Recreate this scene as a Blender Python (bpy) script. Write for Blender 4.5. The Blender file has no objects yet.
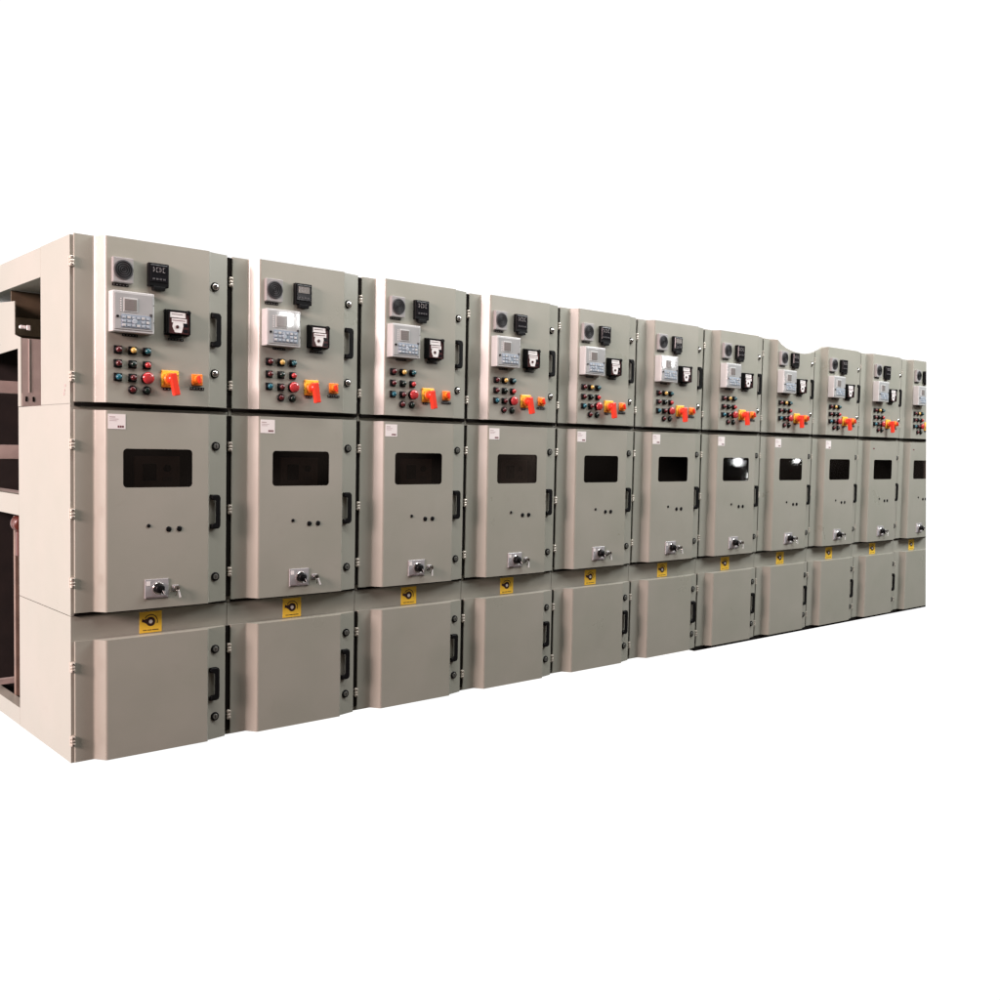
import bpy, bmesh, math, random
from mathutils import Vector, Matrix

sc = bpy.context.scene
C = sc.collection
W = 0.71553          # cabinet pitch along the row
D1, D2, D3, D4 = 0.0135, 0.065, 0.048, 0.028   # door depths: hinge strip, raised face, lock strip root
rnd = random.Random(4)

# ------------------------------------------------------------------ materials
def nt(name):
    m = bpy.data.materials.new(name); m.use_nodes = True
    t = m.node_tree; b = t.nodes['Principled BSDF']
    return m, t, b

def plain(name, col, rough=.5, metal=0., spec=.5, bump=0., bscale=300., vary=.0, coat=0.):
    m, t, b = nt(name)
    b.inputs['Base Color'].default_value = (*col, 1)
    b.inputs['Roughness'].default_value = rough
    b.inputs['Metallic'].default_value = metal
    b.inputs['Specular IOR Level'].default_value = spec
    b.inputs['Coat Weight'].default_value = coat
    g = t.nodes.new('ShaderNodeNewGeometry')
    if vary:
        n = t.nodes.new('ShaderNodeTexNoise'); n.inputs['Scale'].default_value = 14; n.inputs['Detail'].default_value = 5
        t.links.new(g.outputs['Position'], n.inputs['Vector'])
        r = t.nodes.new('ShaderNodeMapRange')
        r.inputs[1].default_value = .3; r.inputs[2].default_value = .7
        r.inputs[3].default_value = 1 - vary; r.inputs[4].default_value = 1 + vary
        t.links.new(n.outputs['Fac'], r.inputs[0])
        mx = t.nodes.new('ShaderNodeVectorMath'); mx.operation = 'SCALE'
        mx.inputs[0].default_value = col
        t.links.new(r.outputs[0], mx.inputs['Scale'])
        t.links.new(mx.outputs[0], b.inputs['Base Color'])
    if bump:
        n2 = t.nodes.new('ShaderNodeTexNoise'); n2.inputs['Scale'].default_value = bscale; n2.inputs['Detail'].default_value = 2
        t.links.new(g.outputs['Position'], n2.inputs['Vector'])
        bp = t.nodes.new('ShaderNodeBump'); bp.inputs['Strength'].default_value = bump; bp.inputs['Distance'].default_value = .001
        t.links.new(n2.outputs['Fac'], bp.inputs['Height'])
        t.links.new(bp.outputs[0], b.inputs['Normal'])
    return m

def paint(name, col, rough=.28):
    """powder coated sheet steel: slow uneven tone, faint handling marks, orange peel, slightly wavy sheet"""
    m, t, b = nt(name); L = t.links.new; N = t.nodes.new
    g = N('ShaderNodeNewGeometry')
    n = N('ShaderNodeTexNoise'); n.inputs['Scale'].default_value = 2.3; n.inputs['Detail'].default_value = 6; n.inputs['Roughness'].default_value = .6
    L(g.outputs['Position'], n.inputs['Vector'])
    r = N('ShaderNodeValToRGB')
    r.color_ramp.elements[0].position = .3; r.color_ramp.elements[1].position = .72
    r.color_ramp.elements[0].color = (col[0]*.93, col[1]*.95, col[2]*.93, 1)
    r.color_ramp.elements[1].color = (col[0]*1.05, col[1]*1.03, col[2]*1.04, 1)
    L(n.outputs['Fac'], r.inputs[0])
    # grubby marks
    n3 = N('ShaderNodeTexNoise'); n3.inputs['Scale'].default_value = 9; n3.inputs['Detail'].default_value = 8; n3.inputs['Distortion'].default_value = .8
    L(g.outputs['Position'], n3.inputs['Vector'])
    r3 = N('ShaderNodeMapRange'); r3.inputs[1].default_value = .62; r3.inputs[2].default_value = .78; r3.inputs[3].default_value = 0; r3.inputs[4].default_value = .09
    L(n3.outputs['Fac'], r3.inputs[0])
    mx = N('ShaderNodeMixRGB'); mx.inputs[2].default_value = (col[0]*.6, col[1]*.58, col[2]*.52, 1)
    L(r3.outputs[0], mx.inputs[0]); L(r.outputs[0], mx.inputs[1]); L(mx.outputs[0], b.inputs['Base Color'])
    rr = N('ShaderNodeMapRange'); rr.inputs[3].default_value = rough - .06; rr.inputs[4].default_value = rough + .1
    L(n.outputs['Fac'], rr.inputs[0]); L(rr.outputs[0], b.inputs['Roughness'])
    n2 = N('ShaderNodeTexNoise'); n2.inputs['Scale'].default_value = 260; n2.inputs['Detail'].default_value = 2
    L(g.outputs['Position'], n2.inputs['Vector'])
    n4 = N('ShaderNodeTexNoise'); n4.inputs['Scale'].default_value = 3.2; n4.inputs['Detail'].default_value = 1
    L(g.outputs['Position'], n4.inputs['Vector'])
    b1 = N('ShaderNodeBump'); b1.inputs['Strength'].default_value = .10; b1.inputs['Distance'].default_value = .001
    b2 = N('ShaderNodeBump'); b2.inputs['Strength'].default_value = .35; b2.inputs['Distance'].default_value = .012
    L(n4.outputs['Fac'], b2.inputs['Height']); L(n2.outputs['Fac'], b1.inputs['Height'])
    L(b2.outputs[0], b1.inputs['Normal']); L(b1.outputs[0], b.inputs['Normal'])
    b.inputs['Specular IOR Level'].default_value = .7
    return m

M = {}
M['paint'] = paint('pebble_grey_paint', (.328, .319, .272))
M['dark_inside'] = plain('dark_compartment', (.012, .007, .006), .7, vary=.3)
M['inside_sheet'] = plain('inner_sheet', (.40, .33, .30), .5, bump=.1, vary=.08)
M['galv'] = plain('inner_beam', (.40, .32, .29), .5, metal=0., vary=.15)
M['shade_and_rubber'] = plain('black_rubber_and_shade', (.006, .0045, .0035), .9, spec=.1)  # shade of the door gaps put into black; also rubber at the window rim
M['black'] = plain('black_plastic', (.0045, .0045, .005), .42, spec=.15, bump=.15, bscale=900)
M['black_gloss'] = plain('black_gloss', (.010, .010, .012), .12)
M['grille'] = plain('grille_grey', (.055, .052, .055), .55)
M['grey_pl'] = plain('grey_plastic', (.30, .285, .28), .45, vary=.05)
M['relay_pl'] = plain('relay_grey', (.50, .50, .49), .38, vary=.04)
M['relay_face'] = plain('relay_face', (.36, .36, .355), .04, vary=.05)
M['keypad'] = plain('keypad_blue', (.26, .305, .36), .3, vary=.1)
M['key_btn'] = plain('keypad_button', (.38, .42, .46), .35)
M['lcd'] = plain('lcd', (.20, .185, .17), .15)
M['white_lbl'] = plain('white_label', (.78, .74, .72), .45)
M['paper'] = plain('paper_sticker', (.80, .74, .72), .4)
M['ink'] = plain('ink_grey', (.20, .16, .16), .6)
M['ink_red'] = plain('ink_dark_red', (.14, .03, .04), .6)
M['maroon'] = plain('maroon', (.060, .020, .020), .25)
M['yellow'] = plain('warning_yellow', (.95, .60, .05), .45, vary=.06)
M['amber'] = plain('switch_amber', (.86, .38, .05), .4)
M['orange'] = plain('switch_orange', (.86, .22, .02), .4)
M['red'] = plain('lever_red', (.80, .045, .02), .35)
M['btn_red'] = plain('lens_red', (.42, .035, .038), .18, coat=.5)
M['btn_dkred'] = plain('lens_dark_red', (.085, .011, .013), .18, coat=.5)
M['btn_yel'] = plain('lens_yellow', (.56, .36, .10), .2, coat=.5)
M['btn_teal'] = plain('lens_teal', (.016, .085, .10), .18, coat=.5)
M['btn_blue'] = plain('lens_blue', (.014, .11, .15), .18, coat=.5)
M['btn_green'] = plain('lens_green', (.006, .016, .012), .18, coat=.5)
M['chrome'] = plain('chrome', (.72, .70, .68), .18, metal=1.)
M['steel'] = plain('dull_steel', (.28, .27, .26), .32, metal=1., vary=.1)
M['lock_grey'] = plain('lock_grey', (.15, .145, .13), .4, metal=.3)
M['hinge'] = plain('hinge_zinc', (.56, .50, .43), .35, metal=.35, vary=.1)
M['plate'] = plain('switch_plate', (.44, .43, .44), .35, metal=.3)
M['cu_red'] = plain('insulator_red', (.10, .022, .014), .35)

def glass():
    m, t, b = nt('window_pane'); L = t.links.new
    out = t.nodes['Material Output']; t.nodes.remove(b)
    tr = t.nodes.new('ShaderNodeBsdfTransparent'); tr.inputs[0].default_value = (.78, .75, .74, 1)
    gl = t.nodes.new('ShaderNodeBsdfGlossy'); gl.inputs['Roughness'].default_value = .035
    g = t.nodes.new('ShaderNodeNewGeometry'); n = t.nodes.new('ShaderNodeTexNoise'); n.inputs['Scale'].default_value = 11; n.inputs['Detail'].default_value = 0
    L(g.outputs['Position'], n.inputs['Vector'])
    bp = t.nodes.new('ShaderNodeBump'); bp.inputs['Strength'].default_value = .3; bp.inputs['Distance'].default_value = .0004
    L(n.outputs['Fac'], bp.inputs['Height']); L(bp.outputs[0], gl.inputs['Normal'])
    fr = t.nodes.new('ShaderNodeFresnel'); fr.inputs[0].default_value = 1.45
    mx = t.nodes.new('ShaderNodeMixShader')
    L(fr.outputs[0], mx.inputs[0]); L(tr.outputs[0], mx.inputs[1]); L(gl.outputs[0], mx.inputs[2]); L(mx.outputs[0], out.inputs[0])
    return m
M['glass'] = glass()

# ------------------------------------------------------------------ mesh builder
class MB:
    def __init__(s): s.bm = bmesh.new(); s.mats = []
    def mi(s, m):
        if m not in s.mats: s.mats.append(m)
        return s.mats.index(m)
    def face(s, pts, m):
        f = s.bm.faces.new([s.bm.verts.new(p) for p in pts]); f.material_index = s.mi(m); return f
    def box(s, x0, x1, y0, y1, z0, z1, m, bev=0):
        i = s.mi(m)
        v = [s.bm.verts.new((x, y, z)) for x in (x0, x1) for y in (y0, y1) for z in (z0, z1)]
        fs = []
        for q in ((0,1,3,2),(4,6,7,5),(0,4,5,1),(2,3,7,6),(0,2,6,4),(1,5,7,3)):
            f = s.bm.faces.new([v[k] for k in q]); f.material_index = i; fs.append(f)
        if bev:
            es = {e for f in fs for e in f.edges}
            r = bmesh.ops.bevel(s.bm, geom=list(es), offset=bev, segments=2, affect='EDGES', profile=.5)
            for f in r['faces']: f.material_index = i
        return fs
    def prism(s, poly, axis, a, b, m):
        """extrude a closed 2D outline along an axis from a to b"""
        i = s.mi(m)
        def P(p, t):
            return {'x': (t, p[0], p[1]), 'y': (p[0], t, p[1]), 'z': (p[0], p[1], t)}[axis]
        A = [s.bm.verts.new(P(p, a)) for p in poly]; B = [s.bm.verts.new(P(p, b)) for p in poly]
        n = len(poly)
        for k in range(n):
            f = s.bm.faces.new((A[k], A[(k+1) % n], B[(k+1) % n], B[k])); f.material_index = i
        for V in (A, B):
            f = s.bm.faces.new(V); f.material_index = i
    def lathe(s, cx, cz, prof, m, seg=20):
        """turn (radius, y) pairs about a y-parallel axis"""
        i = s.mi(m); rings = []
        for r, y in prof:
            rings.append([s.bm.verts.new((cx + r*math.cos(2*math.pi*k/seg), y, cz + r*math.sin(2*math.pi*k/seg))) for k in range(seg)])
        for a, b in zip(rings, rings[1:]):
            for k in range(seg):
                f = s.bm.faces.new((a[k], a[(k+1) % seg], b[(k+1) % seg], b[k])); f.material_index = i; f.smooth = len(prof) > 4
        f = s.bm.faces.new(rings[-1]); f.material_index = i
        f = s.bm.faces.new(rings[0]); f.material_index = i
    def clip(s, co, no):
        g = list(s.bm.verts) + list(s.bm.edges) + list(s.bm.faces)
        r = bmesh.ops.bisect_plane(s.bm, geom=g, plane_co=co, plane_no=no, clear_outer=True)
        es = [e for e in r['geom_cut'] if isinstance(e, bmesh.types.BMEdge)]
        if es:
            try: bmesh.ops.holes_fill(s.bm, edges=es, sides=0)
            except Exception: pass
    def mesh(s, name):
        bmesh.ops.recalc_face_normals(s.bm, faces=s.bm.faces)
        me = bpy.data.meshes.new(name); s.bm.to_mesh(me); s.bm.free()
        for m in s.mats: me.materials.append(M[m])
        return me

def rrect(x0, x1, z0, z1, r, n=5):
    out = []
    for cx, cz, a0 in ((x1-r, z1-r, 0), (x0+r, z1-r, 90), (x0+r, z0+r, 180), (x1-r, z0+r, 270)):
        for k in range(n+1):
            a = math.radians(a0 + 90*k/n); out.append((cx + r*math.cos(a), cz + r*math.sin(a)))
    return out

CACHE = {}
CLIP = None     # set while the cut-off last cabinet is built
def obj(name, build, parent, key=None, rot=None):
    """link ONE mesh object; the mesh is shared between cabinets when key is given"""
    if key is not None and CLIP is not None: key = ('clipped', key)
    me = CACHE.get(key) if key is not None else None
    if me is None:
        mb = MB(); build(mb)
        if CLIP is not None: mb.clip(*CLIP)
        if not mb.bm.faces: mb.bm.free(); return None
        me = mb.mesh(name)
        if key is not None: CACHE[key] = me
    o = bpy.data.objects.new(name, me); C.objects.link(o); o.parent = parent
    return o

# ------------------------------------------------------------------ doors
NOTCH = [(.118, 2.254), (.173, 2.218), (.256, 2.190), (.353, 2.175), (.465, 2.170), (.579, 2.179), (.679, 2.201), (.751, 2.222), (.824, 2.246)]
def notch_z(u, top):
    if u <= NOTCH[0][0] or u >= NOTCH[-1][0]: return top
    for (a, za), (b, zb) in zip(NOTCH, NOTCH[1:]):
        if a <= u <= b: return min(top, za + (zb - za)*(u - a)/(b - a))

def arc_pts(p0, p1, p2, r, n=4):
    """round the corner p1 of a polyline"""
    a = (Vector(p0) - Vector(p1)); b = (Vector(p2) - Vector(p1))
    a.normalize(); b.normalize()
    s = Vector(p1) + a*r; e = Vector(p1) + b*r
    out = []
    for k in range(n+1):
        t = k/n
        out.append(tuple((1-t)**2*s + 2*t*(1-t)*Vector(p1) + t*t*e))
    return out

def door_profile():
    c = [(.0135, -.003), (.0135, -D1), (.094, -D1), (.128, -D2), (.592, -D2), (.599, -D3), (.695, -D4), (.695, -.003)]
    out = [c[0]]
    for k in range(1, len(c)-1):
        r = .003 if k in (1, 6) else (.007 if k in (2, 3) else .004)
        out += arc_pts(c[k-1], c[k], c[k+1], r)
    out.append(c[-1])
    return out

def door_shell(mb, z0, z1, top=None, hole=None):
    """folded sheet door; top(u) may lower the upper edge, hole is a window outline in the raised face"""
    prof = door_profile()
    full = []
    for a, b in zip(prof, prof[1:]):
        full.append(a)
        if b[0] - a[0] > .06 and top:
            n = 12
            full += [(a[0] + (b[0]-a[0])*k/n, a[1] + (b[1]-a[1])*k/n) for k in range(1, n)]
    full.append(prof[-1])
    if top:
        a, b = prof[-1], prof[0]
        full += [(a[0] + (b[0]-a[0])*k/14, a[1]) for k in range(1, 14)]
    i = mb.mi('paint'); bm = mb.bm
    lo = [bm.verts.new((u, y, z0)) for u, y in full]
    hi = [bm.verts.new((u, y, top(u) if top else z1)) for u, y in full]
    n = len(full)
    for k in range(n):
        j = (k+1) % n
        if hole and abs(full[k][1] + D2) < 1e-4 and abs(full[j][1] + D2) < 1e-4 and full[j][0] - full[k][0] > .3:
            ring = [bm.verts.new((u, -D2, z)) for u, z in hole]
            es = [bm.edges.new((ring[a], ring[(a+1) % len(ring)])) for a in range(len(ring))]
            quad = [lo[k], lo[j], hi[j], hi[k]]
            for a in range(4):
                e = bm.edges.get((quad[a], quad[(a+1) % 4])) or bm.edges.new((quad[a], quad[(a+1) % 4]))
                es.append(e)
            r = bmesh.ops.triangle_fill(bm, use_beauty=True, use_dissolve=False, edges=es)
            for f in r['geom']:
                if isinstance(f, bmesh.types.BMFace): f.material_index = i
            back = [bm.verts.new((u, -D2 + .05, z)) for u, z in hole]
            ib = mb.mi('shade_and_rubber')
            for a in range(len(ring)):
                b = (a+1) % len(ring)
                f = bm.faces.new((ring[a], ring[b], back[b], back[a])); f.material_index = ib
            continue
        f = bm.faces.new((lo[k], lo[j], hi[j], hi[k])); f.material_index = i
        w = abs(full[j][0]-full[k][0]) + abs(full[j][1]-full[k][1])
        f.smooth = False
    for V in (lo, hi):
        f = bm.faces.new(V); f.material_index = i
        if top: bmesh.ops.triangulate(bm, faces=[f])

def strip_y(u):  # depth of the lock strip at u
    return -(D3 + (D4 - D3)*(u - .599)/(.695 - .599))

def handle(mb, z0, z1):
    """C-shaped pull: two feet on the lock strip, the grip offset towards the door edge"""
    w = .022
    poly = [(.605, z0), (.638, z0), (.647, z0+.004), (.652, z0+.014), (.652, z1-.014), (.647, z1-.004), (.638, z1), (.605, z1),
            (.605, z1-w), (.628, z1-w-.001), (.633, z1-w-.007), (.633, z0+w+.007), (.628, z0+w+.001), (.605, z0+w)]
    mb.prism(poly, 'y', -.064, -.049, 'black')
    bmesh.ops.bevel(mb.bm, geom=[e for e in mb.bm.edges if abs(e.verts[0].co.y - e.verts[1].co.y) < 1e-6 and e.verts[0].co.y < -.06], offset=.005, segments=3, affect='EDGES')
    for z in (z0, z1-w):
        mb.box(.606, .626, -.0495, strip_y(.628)+.004, z+.001, z+w-.001, 'black', .002)

def lock(mb, u, z, bright):
    y = strip_y(u)
    mb.lathe(u, z, [(.0205, y+.006), (.0205, y-.005), (.0185, y-.008)], 'black' if bright else 'black', 22)
    if bright:
        mb.lathe(u, z, [(.0150, y-.006), (.0150, y-.011), (.0125, y-.0145), (.008, y-.0160), (.003, y-.0165)], 'chrome', 22)
    else:
        mb.lathe(u, z, [(.0125, y-.006), (.0125, y-.0095), (.011, y-.0105)], 'lock_grey', 22)
    mb.box(u-.0015, u+.0015, y-.0172 if bright else y-.0112, y-.0150 if bright else y-.009, z-.007, z+.007, 'black')

def hinge(mb, z):
    h = .022
    mb.box(-.0060, .0130, -.010, -.0005, z-h, z+h, 'hinge')
    for a, b in ((-h, -.0072), (-.0062, .0062), (.0072, h)):
        mb.box(-.0055, .0128, -.0255, -.0095, z+a, z+b, 'hinge', .004)
    for k in (-.015, .015): mb.lathe(.0035, z+k, [(.003, -.0245), (.003, -.0265)], 'steel', 8)

def led(mb, u, z, col, r=.0125):
    mb.box(u-.0175, u+.0175, -D2-.008, -D2+.002, z-.0175, z+.0175, 'black', .003)
    mb.lathe(u, z, [(r+.0025, -D2-.006), (r+.0025, -D2-.014), (r, -D2-.016)], 'black', 18)
    mb.lathe(u, z, [(r, -D2-.013), (r, -D2-.020), (r*.9, -D2-.0245), (r*.6, -D2-.0275), (r*.2, -D2-.0287)], col, 18)

def strip(mb, u0, u1, z0, z1, y=-D2):
    mb.box(u0, u1, y-.003, y+.001, z0, z1, 'black')
    n = max(2, int((u1-u0)/.012))
    for k in range(n):          # engraved white letters, too small to read
        a = u0 + (u1-u0)*(k+.25)/n
        mb.box(a, a + (u1-u0)*.45/n, y-.0033, y-.0025, z0+(z1-z0)*.36, z0+(z1-z0)*.64, 'grey_pl')

def annunciator(mb):
    mb.box(.150, .237, -D2-.021, -D2+.002, 2.062, 2.168, 'grey_pl', .003)
    mb.lathe(.1935, 2.117, [(.0415, -D2-.019), (.0415, -D2-.024), (.039, -D2-.0255)], 'grille', 28)
    for k in range(4):
        r = .034 - .009*k
        mb.lathe(.1935, 2.117, [(r, -D2-.025), (r, -D2-.0275), (r-.003, -D2-.0275), (r-.003, -D2-.025)], 'black', 24)

def meter(mb, lit):
    y = -D2
    mb.box(.303, .393, y-.022, y+.002, 2.062, 2.164, 'black', .003)
    mb.box(.310, .386, y-.025, y-.021, 2.082, 2.156, 'black_gloss', .0015)
    mb.box(.318, .378, y-.0262, y-.0245, 2.118, 2.148, 'lcd' if lit else 'black_gloss')
    for r in range(2):
        for k in range(4):
            a = .321 + k*.0145
            z = 2.124 + .013*r
            mb.box(a, a+.0020, y-.0272, y-.0240, z, z+.008, 'grey_pl')
            mb.box(a+.003, a+.0085, y-.0272, y-.0240, z+(0 if (k+r) % 2 else .0065), z+(.0015 if (k+r) % 2 else .008), 'grey_pl')
    for k in range(4):
        mb.box(.319+k*.0155, .329+k*.0155, y-.0275, y-.0245, 2.090, 2.098, 'grille', .001)
    mb.box(.322, .374, y-.0285, y-.002, 2.046, 2.063, 'black', .002)

def relay(mb):
    y = -D2; f = y - .050
    mb.box(.1375, .3165, f, y+.002, 1.851, 2.024, 'relay_pl', .004)
    mb.box(.146, .309, f-.0025, f+.002, 1.862, 2.014, 'relay_face', .001)
    mb.box(.182, .243, f-.0045, f-.001, 1.936, 1.996, 'relay_pl', .0015)
    mb.box(.187, .238, f-.0058, f-.004, 1.942, 1.990, 'lcd')
    for k in range(5): mb.box(.190, .222 + .003*(k % 3), f-.0064, f-.0050, 1.982-.009*k, 1.985-.009*k, 'ink')
    for k in range(6): mb.lathe(.171, 1.990-.010*k, [(.0025, f-.002), (.0025, f-.004)], 'white_lbl', 8)
    mb.lathe(.157, 1.915, [(.0055, f-.002), (.0055, f-.006), (.004, f-.007)], 'black', 14)
    mb.box(.172, .300, f-.0042, f-.001, 1.870, 1.926, 'keypad', .001)
    for r in range(3):
        for k in range(6):
            if (r, k) in ((1, 2), (1, 3)): continue
            a = .177 + k*.0205; z = 1.875 + r*.0165
            mb.box(a, a+.014, f-.0070, f-.004, z, z+.0105, 'key_btn' if (r+k) % 3 else 'relay_pl', .001)
    mb.lathe(.2285, 1.897, [(.0110, f-.004), (.0110, f-.0075), (.009, f-.0085)], 'key_btn', 16)
    mb.box(.295, .306, f-.0050, f-.001, 1.925, 1.936, 'grille')
    for z in (1.9, 1.975): mb.lathe(.3135, z, [(.002, f), (.002, f-.002)], 'steel', 8)

def aux_relay(mb):
    y = -D2; f = y - .030
    mb.box(.378, .492, y-.014, y+.002, 1.860, 1.972, 'black', .003)
    mb.box(.381, .489, f, y-.012, 1.864, 1.969, 'black', .002)
    mb.box(.3835, .4865, f-.006, f+.002, 1.962, 1.9685, 'black', .001)
    mb.box(.3835, .3895, f-.006, f+.002, 1.866, 1.9615, 'black', .001)
    mb.box(.4805, .4865, f-.006, f+.002, 1.866, 1.9615, 'black', .001)
    mb.box(.3897, .4803, f-.002, f+.003, 1.8665, 1.9613, 'maroon')
    mb.box(.3940, .4640, f-.0035, f-.001, 1.936, 1.959, 'white_lbl')
    mb.box(.4000, .4500, f-.0042, f-.003, 1.949, 1.952, 'ink')
    mb.box(.4010, .4690, f-.0035, f-.001, 1.914, 1.932, 'white_lbl')
    mb.box(.4030, .4630, f-.0042, f-.003, 1.922, 1.925, 'ink_red')
    mb.prism([(.408, 1.9135), (.452, 1.9135), (.454, 1.900), (.446, 1.871), (.416, 1.871), (.404, 1.896)], 'y', f-.0035, f-.001, 'white_lbl')
    mb.lathe(.4265, 1.896, [(.0075, f-.003), (.0075, f-.006), (.005, f-.007)], 'maroon', 14)
    for z in (1.905, 1.88): mb.box(.456, .4745, f-.0035, f-.001, z-.007, z+.007, 'black_gloss')
    mb.lathe(.4770, 1.9610, [(.0105, f+.01), (.0105, f-.008), (.008, f-.011)], 'black', 16)
    mb.box(.405, .452, y-.020, y, 1.851, 1.8605, 'black', .001)

def rot_box(mb, cx, cz, ang, w, l0, l1, y0, y1, m, bev=.002):
    n0 = set(mb.bm.verts)
    mb.box(-w/2, w/2, y0, y1, -l1, -l0, m, bev)
    R = Matrix.Translation((cx, 0, cz)) @ Matrix.Rotation(ang, 4, 'Y')
    for v in mb.bm.verts:
        if v not in n0: v.co = R @ v.co

def control_switch(mb, ang):
    y = -D2
    mb.box(.366, .446, y-.008, y+.002, 1.629, 1.705, 'amber', .003)
    mb.box(.370, .442, y-.0095, y-.006, 1.684, 1.702, 'yellow', .001)
    mb.box(.366, .376, y-.0095, y-.006, 1.640, 1.684, 'yellow', .001)
    mb.lathe(.403, 1.666, [(.029, y-.006), (.029, y-.018), (.026, y-.022)], 'orange', 24)
    mb.lathe(.403, 1.666, [(.020, y-.020), (.019, y-.046), (.016, y-.050)], 'red', 20)
    rot_box(mb, .403, 1.670, ang, .029, -.020, .078, y-.060, y-.034, 'red', .004)
    mb.box(.372, .412, y-.0035, y+.001, 1.628, 1.637, 'black')
    strip(mb, .376, .408, 1.617, 1.626)

def selector_switch(mb):
    y = -D2
    mb.box(.507, .557, y-.009, y+.002, 1.645, 1.696, 'orange', .003)
    mb.lathe(.532, 1.671, [(.019, y-.008), (.018, y-.020), (.015, y-.022)], 'orange', 20)
    rot_box(mb, .532, 1.671, -.25, .011, -.017, .017, y-.034, y-.020, 'red', .002)

def instrument_door(cab, i):
    top = None
    if i in (7, 8):
        off = 0 if i == 7 else W
        top = lambda u, off=off: notch_z(u + off, 2.2545)
    d = obj('instrument_door', lambda b: door_shell(b, 1.552, 2.2545, top), cab, ('idoor', i) if top else 'idoor')
    A = lambda n, f, k=None: obj(n, f, d, k or n)
    for z in (2.138, 1.657): A('hinge', lambda b: hinge(b, z), ('hinge', z))
    A('alarm_sounder', annunciator)
    A('digital_meter', lambda b: meter(b, i in (1, 5)), ('meter', i in (1, 5)))
    A('protection_relay', relay)
    A('trip_relay', aux_relay)
    A('name_strip', lambda b: strip(b, .153, .222, 2.048, 2.059), 'ns1')
    A('name_strip', lambda b: strip(b, .196, .262, 1.838, 1.8485), 'ns2')
    A('name_strip', lambda b: strip(b, .398, .468, 1.838, 1.8475), 'ns3')
    A('name_strip', lambda b: strip(b, .500, .566, 1.626, 1.637), 'ns4')
    cols = [[('btn_dkred'), ('btn_yel'), ('btn_teal')], ['btn_dkred', 'btn_green', 'btn_red'], ['btn_blue', 'btn_dkred', None]]
    for r, z in enumerate((1.779, 1.720, 1.662)):
        for k, u in enumerate((.176, .239, .302)):
            c = cols[r][k]
            if c: A('indicator_lamp', lambda b: led(b, u, z, c), ('led', r, k))
    def mushroom(b):
        u, z = .302, 1.664
        b.lathe(u, z, [(.024, -D2+.002), (.024, -D2-.006), (.021, -D2-.008)], 'black', 22)
        b.lathe(u, z, [(.014, -D2-.006), (.014, -D2-.016), (.024, -D2-.018), (.026, -D2-.023), (.023, -D2-.029), (.014, -D2-.032), (.004, -D2-.033)], 'btn_red', 24)
    A('emergency_button', mushroom)
    def small(b, u, c):
        b.lathe(u, 1.611, [(.0190, -D2+.002), (.0190, -D2-.006), (.0165, -D2-.009)], 'black', 20)
        b.lathe(u, 1.611, [(.0125, -D2-.007), (.0125, -D2-.013), (.011, -D2-.016), (.007, -D2-.0175), (.002, -D2-.018)], c, 18)
    A('push_button', lambda b: small(b, .239, 'btn_dkred'), 'pb1')
    A('push_button', lambda b: small(b, .302, 'btn_green'), 'pb2')
    ang = [-.20, -.16, -.20, -.22, -.18, -.14, -.18, -.2, -.22, -.17, -.2][i]
    A('control_switch', lambda b: control_switch(b, ang), ('cs', ang))
    A('selector_switch', selector_switch)
    A('handle', lambda b: handle(b, 1.826, 1.980), 'h_up')
    for z in (2.100, 1.705): A('door_lock', lambda b: lock(b, .626, z, True), ('lockb', z))
    return d

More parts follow.
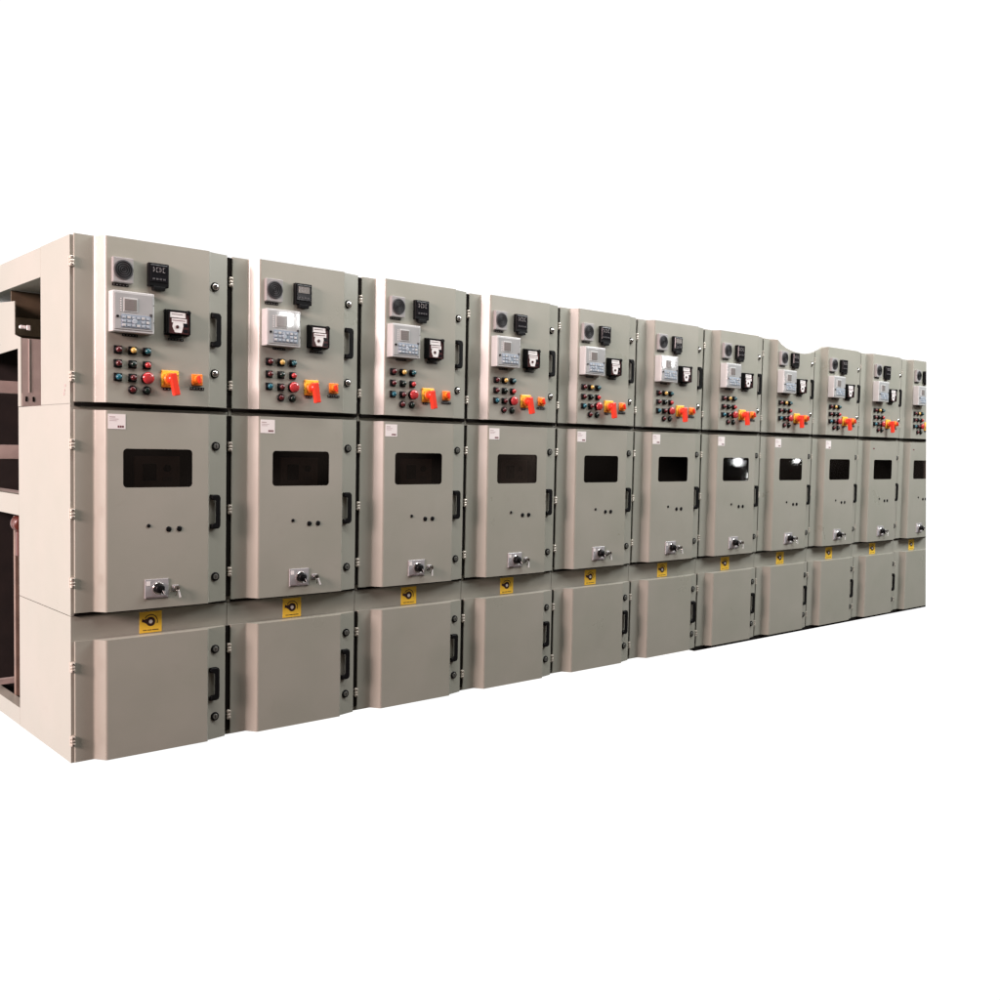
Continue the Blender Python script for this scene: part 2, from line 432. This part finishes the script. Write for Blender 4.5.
WIN = (.200, .512, 1.187, 1.356)
def breaker_door(cab, i):
    d = obj('breaker_door', lambda b: door_shell(b, .650, 1.5185, hole=rrect(*WIN, .017)), cab, 'bdoor')
    A = lambda n, f, k=None: obj(n, f, d, k or n)
    for z in (1.372, 1.077, .782): A('hinge', lambda b: hinge(b, z), ('hinge', z))
    A('window_pane', lambda b: b.prism(rrect(WIN[0]+.0005, WIN[1]-.0005, WIN[2]+.0005, WIN[3]-.0005, .0165), 'y', -D2+.003, -D2+.007, 'glass'))
    def inner(b):   # the breaker front seen through the window
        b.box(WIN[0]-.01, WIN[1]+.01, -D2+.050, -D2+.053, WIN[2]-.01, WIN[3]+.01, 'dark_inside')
        b.box(.262, .470, -D2+.036, -D2+.0495, WIN[2]-.005, 1.325, 'inside_dark2', .003)
        b.box(.300, .360, -D2+.030, -D2+.0358, 1.215, 1.290, 'black', .002)
        b.lathe(.410, 1.27, [(.016, -D2+.037), (.016, -D2+.028), (.012, -D2+.026)], 'black', 16)
        b.box(.392, .432, -D2+.032, -D2+.0358, 1.212, 1.232, 'inside_dark3')
    A('breaker_front', inner)
    def plate(b):
        b.box(.135, .210, -D2-.0012, -D2+.001, 1.4395, 1.5035, 'paper')
        b.box(.141, .166, -D2-.0016, -D2-.0008, 1.489, 1.4925, 'ink_faint')
        b.box(.141, .180, -D2-.0016, -D2-.0008, 1.481, 1.483, 'ink_faint')
        b.box(.141, .172, -D2-.0016, -D2-.0008, 1.474, 1.476, 'ink_faint')
        for k in range(3): b.box(.176+k*.0095, .1835+k*.0095, -D2-.0016, -D2-.0008, 1.446, 1.4545, 'ink_red')
    if i < 9: A('rating_plate', plate)
    else: A('rating_mark', lambda b: [b.box(.176+k*.0095, .1835+k*.0095, -D2-.0012, -D2+.001, 1.446, 1.456, 'ink_red') for k in range(3)])
    for u, z, r in ((.312, 1.018, .0085), (.403, 1.000, .0125), (.452, 1.000, .0125)):
        A('plug', lambda b: b.lathe(u, z, [(r, -D2+.002), (r, -D2-.002), (r*.8, -D2-.0035), (r*.4, -D2-.004), (r*.2, -D2-.004)], 'black', 18), ('plug', u))
    def sw(b):
        y = -D2
        b.box(.294, .401, y-.005, y+.002, .695, .780, 'plate', .002)
        b.box(.300, .318, y-.0058, y-.004, .752, .772, 'white_lbl')
        b.lathe(.354, .739, [(.027, y-.004), (.027, y-.010), (.025, y-.012)], 'chrome', 24)
        b.lathe(.354, .739, [(.0215, y-.010), (.0205, y-.030), (.018, y-.034), (.010, y-.035), (.003, y-.035)], 'black', 22)
        rot_box(b, .354, .739, -.5, .010, -.006, .026, y-.045, y-.030, 'black', .002)
        rot_box(b, .354, .739, -.5, .003, .008, .024, y-.0462, y-.044, 'white_lbl', .0005)
        b.box(.300, .392, y-.0058, y-.004, .699, .703, 'ink')
        b.box(.366, .386, y-.0065, y-.004, .707, .722, 'white_lbl')
    A('racking_switch', sw)
    def kl(b):
        y = -D2
        b.box(.420, .447, y-.006, y+.002, .722, .748, 'plate', .002)
        b.lathe(.4335, .735, [(.0105, y-.005), (.0105, y-.012), (.009, y-.014)], 'steel', 18)
    A('key_lock', kl)
    A('handle', lambda b: handle(b, .992, 1.150), 'h_mid')
    for z in (1.373, .768): A('door_lock', lambda b: lock(b, .634, z, False), ('lockd', z))
    return d

def cable_door(cab, i):
    d = obj('cable_door', lambda b: door_shell(b, .004, .528), cab, 'cdoor')
    A = lambda n, f, k=None: obj(n, f, d, k or n)
    for z in (.419, .099): A('hinge', lambda b: hinge(b, z), ('hinge', z))
    A('handle', lambda b: handle(b, .190, .345), 'h_low')
    for z in (.428, .110): A('door_lock', lambda b: lock(b, .636, z, False), ('lockd2', z))
    return d

M['inside_dark2'] = plain('breaker_panel', (.20, .13, .10), .5, vary=.2)
M['inside_dark3'] = plain('breaker_tag', (.11, .09, .08), .5)
M['ink_faint'] = plain('ink_faint', (.42, .30, .30), .6)

def warning_label(mb):
    y = 0.0; cx, cz = .348, .580
    mb.box(.297, .399, y-.0010, y+.0005, .5305, .6260, 'yellow')
    def ring(r0, r1, a0, a1, m, n=22, yy=.0016):
        i = mb.mi(m)
        for k in range(n):
            A = math.radians(a0 + (a1-a0)*k/n); B = math.radians(a0 + (a1-a0)*(k+1)/n)
            pts = [(cx+r*math.cos(t), y-yy, cz+r*math.sin(t)) for r, t in ((r0, A), (r1, A), (r1, B), (r0, B))]
            mb.face(pts, m)
    ring(.009, .021, 0, 360, 'ink_black')
    mb.lathe(cx, cz, [(.0085, y-.0008), (.0085, y-.0018)], 'white_lbl', 16)
    ring(.0290, .0325, -20, 150, 'ink_black')
    mb.prism([(cx-.015, cz+.014), (cx-.036, cz+.010), (cx-.036, cz+.001), (cx-.018, cz-.010)], 'y', y-.0017, y-.0008, 'ink_black')
    mb.prism([(cx-.040, cz+.0125), (cx-.034, cz+.016), (cx-.034, cz-.002), (cx-.041, cz+.001)], 'y', y-.0018, y-.0008, 'ink_black')
    for a, b in ((.312, .330), (.333, .352), (.355, .384)):
        mb.box(a, b, y-.0016, y-.0008, .5405, .5440, 'ink_black')
M['ink_black'] = plain('ink_black', (.035, .010, .010), .5)

# ------------------------------------------------------------------ housings
def housing(mb, roof):
    g = .0018
    mb.box(g, W-g, 0, 1.5, .637, 1.541, 'paint')
    mb.box(g, W-g, .0012, 1.5, 1.5415, roof, 'paint')
    mb.box(g, W-g, 0.0004, 1.5, .0, .6345, 'paint')

def shade_strips(mb, i):  # black strips added as the shade in door gaps and seams
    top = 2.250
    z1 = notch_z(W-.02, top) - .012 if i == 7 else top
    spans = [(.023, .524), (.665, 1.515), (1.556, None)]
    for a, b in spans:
        mb.box(.696, W-.0005, -.012, .02, a, b or z1, 'shade_and_rubber')
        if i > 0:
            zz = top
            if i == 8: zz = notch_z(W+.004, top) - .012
            mb.box(.0005, .0130, -.008, .02, a, b or zz, 'shade_and_rubber')
    mb.box(.016, W-.008, -.012, .01, 1.5335, 1.5480, 'shade_and_rubber')
    mb.box(.014, W-.008, -.008, .01, .6365, .6495, 'shade_and_rubber')
    mb.box(W-.0016, W+.0016, .0035, .02, .0, 1.54, 'shade_and_rubber')

def open_end_housing(cab):
    """the first cabinet: its outer side is open behind the front post and shows the frame"""
    R = 1.50
    h = obj('housing', lambda b: (
        b.box(.0040, W-.0018, 0, .05, .0005, .6345, 'paint'),
        b.box(.0040, W-.0018, 0, .05, .637, 1.541, 'paint'),
        b.box(.0040, W-.0018, .0012, .388, 1.5415, 2.2495, 'paint'),
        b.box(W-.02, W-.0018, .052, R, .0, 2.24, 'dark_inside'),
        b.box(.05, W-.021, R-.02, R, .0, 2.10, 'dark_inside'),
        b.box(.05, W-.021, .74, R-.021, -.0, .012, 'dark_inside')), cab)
    # folded side sheets
    def sheet(b, y1, z0, z1):
        b.box(.0005, .0035, 0.0004, y1, z0, z1, 'paint', .0008)
    for a, z0, z1 in ((.733, .0, .6345), (.733, .637, 1.541)):
        obj('side_sheet', lambda b: sheet(b, a, z0, z1), cab)
    def post(b):
        sheet(b, .390, 1.5435, 2.2500)
        for y, z in ((.07, 1.60), (.06, 1.62), (.075, 1.585)):
            b.prism(rrect(y-.004, y+.004, z-.006, z+.006, .003), 'x', -.0008, .004, 'ink_faint')
    obj('side_post', post, cab)
    obj('top_beam', lambda b: (b.box(.0005, .06, .3915, R, 2.116, 2.2495, 'paint', .002)), cab)
    obj('roof_sheet', lambda b: b.box(.0615, W-.021, .3915, R, 2.120, 2.2480, 'paint'), cab)
    def rear(b):
        out = [(.690, 1.5435), (.690, 1.868), (.780, 1.887), (.787, 1.893), (.787, 2.048), (R, 2.098), (R, 1.812), (1.035, 1.812), (.737, 1.820), (.737, 1.5435)]
        b.prism(out, 'x', .0005, .0045, 'paint')
    obj('rear_sheet', rear, cab)
    def mid(b):
        b.box(.0005, .040, .7345, R, 1.0225, 1.1225, 'paint', .002)
        b.box(.040, .12, .7345, R, 1.1180, 1.1225, 'inside_sheet')
    obj('shelf_beam', mid, cab)
    obj('sill_beam', lambda b: b.box(.0005, .060, .7345, R, .0, .086, 'paint', .002), cab)
    def inner(b):
        b.box(.005, W-.021, .690, .700, 1.545, 1.866, 'inside_sheet')
        b.box(.0355, .0385, .686, .6895, 1.612, 1.864, 'white_edge')
        b.box(.005, .24, .684, .6895, 1.545, 1.606, 'inside_sheet')
        for u in (.022, .054):
            b.prism(rrect(u-.0045, u+.0045, 1.567, 1.592, .0044), 'y', .682, .6845, 'shade_and_rubber')
    p = obj('inner_panel', inner, cab)
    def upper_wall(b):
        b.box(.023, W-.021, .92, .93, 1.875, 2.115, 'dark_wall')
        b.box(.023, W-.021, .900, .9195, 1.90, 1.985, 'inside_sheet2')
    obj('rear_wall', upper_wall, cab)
    def stub(b):
        b.box(.012, .046, .748, .766, 1.916, 1.933, 'white_lbl', .006); b.box(.042, .060, .739, .7475, 1.910, 1.934, 'white_lbl', .003)
    obj('bolt', stub, cab)
    for z0, z1 in ((1.623, 1.686), (1.286, 1.358)):
        obj('cross_beam', lambda b: b.box(.012, W-.021, 1.16, 1.20, z0, z1, 'galv', .002), cab)
    obj('cross_beam', lambda b: b.box(.012, W-.021, 1.20, 1.23, .105, .135, 'galv', .002), cab)
    def ins(b):
        b.lathe(.075, .965, [(.02, .93), (.042, .935), (.042, .96), (.03, .965), (.042, .97), (.042, 1.0), (.02, 1.005)], 'cu_red', 20)
        b.box(.055, .10, .955, 1.0, .80, .925, 'cu_red', .008)
    obj('insulator', ins, cab)
    obj('inner_post', lambda b: b.box(.062, .11, 1.02, 1.05, .0125, 1.0, 'inside_dark2'), cab)
    return h
M['white_edge'] = plain('bare_edge', (.55, .48, .44), .4)
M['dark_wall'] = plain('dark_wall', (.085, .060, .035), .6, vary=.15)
M['inside_sheet2'] = plain('inner_band', (.30, .23, .16), .55, vary=.1)

LABELS = [
 'grey switchgear cabinet with its open frame side showing, nearest end of the row',
 'second switchgear cabinet from the open frame end, next to the open sided one',
 'third switchgear cabinet from the open frame end of the row',
 'fourth switchgear cabinet from the open frame end of the row',
 'fifth switchgear cabinet from the open frame end of the row',
 'sixth switchgear cabinet counted from either end, in the middle of the row',
 'seventh switchgear cabinet from the open frame end, white lamp glare in its window',
 'switchgear cabinet with a curved bite cut out of most of its door top',
 'switchgear cabinet whose door top is bitten away only at its hinge corner',
 'complete switchgear cabinet without a white sticker, second from the sliced end',
 'partial switchgear cabinet cut off by a straight slice at the far end of the row',
]
ORD = ['first', 'second', 'third', 'fourth', 'fifth', 'sixth', 'seventh', 'eighth', 'ninth', 'tenth', 'eleventh']

def make_cabinet(i):
    global CLIP
    e = bpy.data.objects.new('switchgear_cabinet', None); C.objects.link(e)
    e.location = (i*W, 0, 0); e.empty_display_size = .2
    e['label'] = LABELS[i]; e['category'] = 'electrical cabinet'; e['group'] = 'switchgear cabinets in the row'
    CLIP = (Vector((.438, -.03, 2.25)), Vector((.183, 0, -2.275)).cross(Vector((.903, .430, 0))).normalized()) if i == 10 else None
    if i == 0: open_end_housing(e)
    else:
        roof = 2.2495 if i < 7 else 2.12
        obj('housing', lambda b: housing(b, roof), e, ('housing', roof))
    obj('shade_and_rubber', lambda b: shade_strips(b, i), e, ('shade_and_rubber', i if i in (0, 7, 8) else 1))
    instrument_door(e, i); breaker_door(e, i); cable_door(e, i)
    obj('warning_label', warning_label, e)
    if i >= 6:
        obj('base_channel', lambda b: b.box(.0005, W-.0005, -.012, 1.45, -.028, -.0005, 'shade_and_rubber'), e)
    CLIP = None
    return e

for i in range(11): make_cabinet(i)
for o in C.objects:
    if o.name.split('.')[0] in ('instrument_door', 'breaker_door', 'cable_door') and not (o.parent.name.endswith('.010')):
        o.rotation_euler.z = rnd.uniform(-.0045, .0005)

# keys left hanging in the racking locks: things of their own
def key_build(b):
    b.box(-.002, .002, -.026, -.0145, -.004, .004, 'chrome')
    b.lathe(0, 0, [(.0115, -.026), (.0115, -.0285), (.004, -.0285), (.004, -.026)], 'chrome', 18)
    rot_box(b, .003, -.006, -.25, .009, .003, .038, -.030, -.0275, 'white_lbl', .0008)
    rot_box(b, .000, -.006, .35, .006, .002, .028, -.0325, -.0308, 'chrome', .0005)
for i in range(11):
    me = CACHE.get('key')
    if me is None:
        mb = MB(); key_build(mb); me = CACHE['key'] = mb.mesh('key')
    if i == 10: continue
    o = bpy.data.objects.new('key', me); C.objects.link(o)
    o.location = (i*W + .4335, -D2 + .0005, .735); o.rotation_euler.y = rnd.uniform(-.25, .25)
    o['label'] = f'small key with pale tag in the lock of the {ORD[i]} cabinet from the open end'
    o['category'] = 'key'; o['group'] = 'keys hanging in the racking locks'

# ------------------------------------------------------------------ surroundings: white studio backdrop as sky, dim hall behind the viewer
w = bpy.data.worlds.new('World'); sc.world = w; w.use_nodes = True
t = w.node_tree; L = t.links.new
bg = t.nodes['Background']
tc = t.nodes.new('ShaderNodeTexCoord'); sp = t.nodes.new('ShaderNodeSeparateXYZ')
L(tc.outputs['Generated'], sp.inputs[0])
ramp = t.nodes.new('ShaderNodeValToRGB')
mr = t.nodes.new('ShaderNodeMapRange'); mr.inputs[1].default_value = -1; mr.inputs[2].default_value = 1
L(sp.outputs['Y'], mr.inputs[0]); L(mr.outputs[0], ramp.inputs[0])
ramp.color_ramp.elements[0].position = .50; ramp.color_ramp.elements[0].color = (0, 0, 0, 1)
hall = t.nodes.new('ShaderNodeTexNoise'); hall.inputs['Scale'].default_value = 9; hall.inputs['Detail'].default_value = 4
L(tc.outputs['Generated'], hall.inputs['Vector'])
hr = t.nodes.new('ShaderNodeValToRGB')
hr.color_ramp.elements[0].position = .42; hr.color_ramp.elements[0].color = (.012, .010, .009, 1)
hr.color_ramp.elements[1].position = .70; hr.color_ramp.elements[1].color = (.24, .19, .16, 1)
L(hall.outputs['Fac'], hr.inputs[0])
ramp.color_ramp.elements[1].position = .59; ramp.color_ramp.elements[1].color = (1.05, 1.05, 1.05, 1)
ad = t.nodes.new('ShaderNodeMixRGB'); ad.blend_type = 'ADD'; ad.inputs[0].default_value = 1
L(ramp.outputs[0], ad.inputs[1]); L(hr.outputs[0], ad.inputs[2]); L(ad.outputs[0], bg.inputs[0]); bg.inputs[1].default_value = 1.0

def area(name, loc, target, sx, sy, power, col=(1, 1, 1), shape='RECTANGLE'):
    l = bpy.data.lights.new(name, 'AREA'); l.shape = shape; l.size = sx; l.size_y = sy
    l.energy = power; l.color = col
    o = bpy.data.objects.new(name, l); C.objects.link(o); o.location = loc
    o.rotation_euler = (Vector(target) - Vector(loc)).to_track_quat('-Z', 'Y').to_euler()
    return o
area('window_light', (-7.6, -1.75, 3.7), (0, 0, 1.6), 2.8, 2.4, 1430, (1, .75, .735))
area('bounce_fill', (-4.5, 1.6, .5), (0, .8, 1.7), 1.6, 1.0, 60, (1, .95, .88))  # added fill lamp, stands in for floor bounce into the open bay
area('ceiling_light', (3.0, -1.45, 4.4), (3.0, 0, 2.0), 8.0, .4, 205, (.98, .98, .97))
area('ceiling_light', (9.5, -4.5, 6.2), (8.5, 0, 0.6), 4, 3, 780, (.95, .985, 1))
# small lights added on mirrored sight lines, only for their glints in panes and covers
EYE = Vector((-1.419, -4.371, 1.384))
def glint_light(P, k, sx, sy, power):
    P = Vector(P); d = P - EYE; d.y = -d.y
    area('glint_light', P + d*k, P, sx, sy, power, shape='ELLIPSE' if P.z < 1.5 else 'RECTANGLE')
glint_light((6*W+.326, -D2, 1.325), 1.5, .17, .15, 2.1)
glint_light((6*W+.474, -D2, 1.222), 1.5, .08, .13, 1.0)
glint_light((7*W+.425, -D2, 1.340), 1.5, .12, .10, 1.0)
glint_light((1*W+.215, -D2-.05, 1.982), 1.5, .15, .17, 4.0)
glint_light((1*W+.290, -D2-.05, 1.985), 1.5, .07, .17, 1.9)
glint_light((5*W+.215, -D2-.05, 1.985), 1.5, .15, .17, 4.0)

# ------------------------------------------------------------------ camera
q = (995.8925587065539, -1.4189721403200404, -4.37069328843176, 1.3843155314273274, -0.050931850612511494, 0.7218985056021161, 0.019206271492475713)
p, yw, ro = q[4:7]
f = Vector((math.sin(yw)*math.cos(p), math.cos(yw)*math.cos(p), math.sin(p)))
r0 = Vector((math.cos(yw), -math.sin(yw), 0)); u0 = r0.cross(f)
r_ = r0*math.cos(ro) + u0*math.sin(ro); u_ = r_.cross(f)
cam = bpy.data.cameras.new('camera'); cam.sensor_fit = 'HORIZONTAL'; cam.sensor_width = 36; cam.lens = 36*q[0]/1000
cam.clip_end = 200; cam.clip_start = .05
co = bpy.data.objects.new('camera', cam); C.objects.link(co)
mw = Matrix((r_, u_, -f)).transposed().to_4x4(); mw.translation = Vector(q[1:4]); co.matrix_world = mw
sc.camera = co

sc.view_settings.view_transform = 'Standard'; sc.view_settings.look = 'None'
sc.view_settings.exposure = 0; sc.view_settings.gamma = 1
sc.view_settings.use_curve_mapping = False
sc.cycles.max_bounces = 8; sc.cycles.use_denoising = True
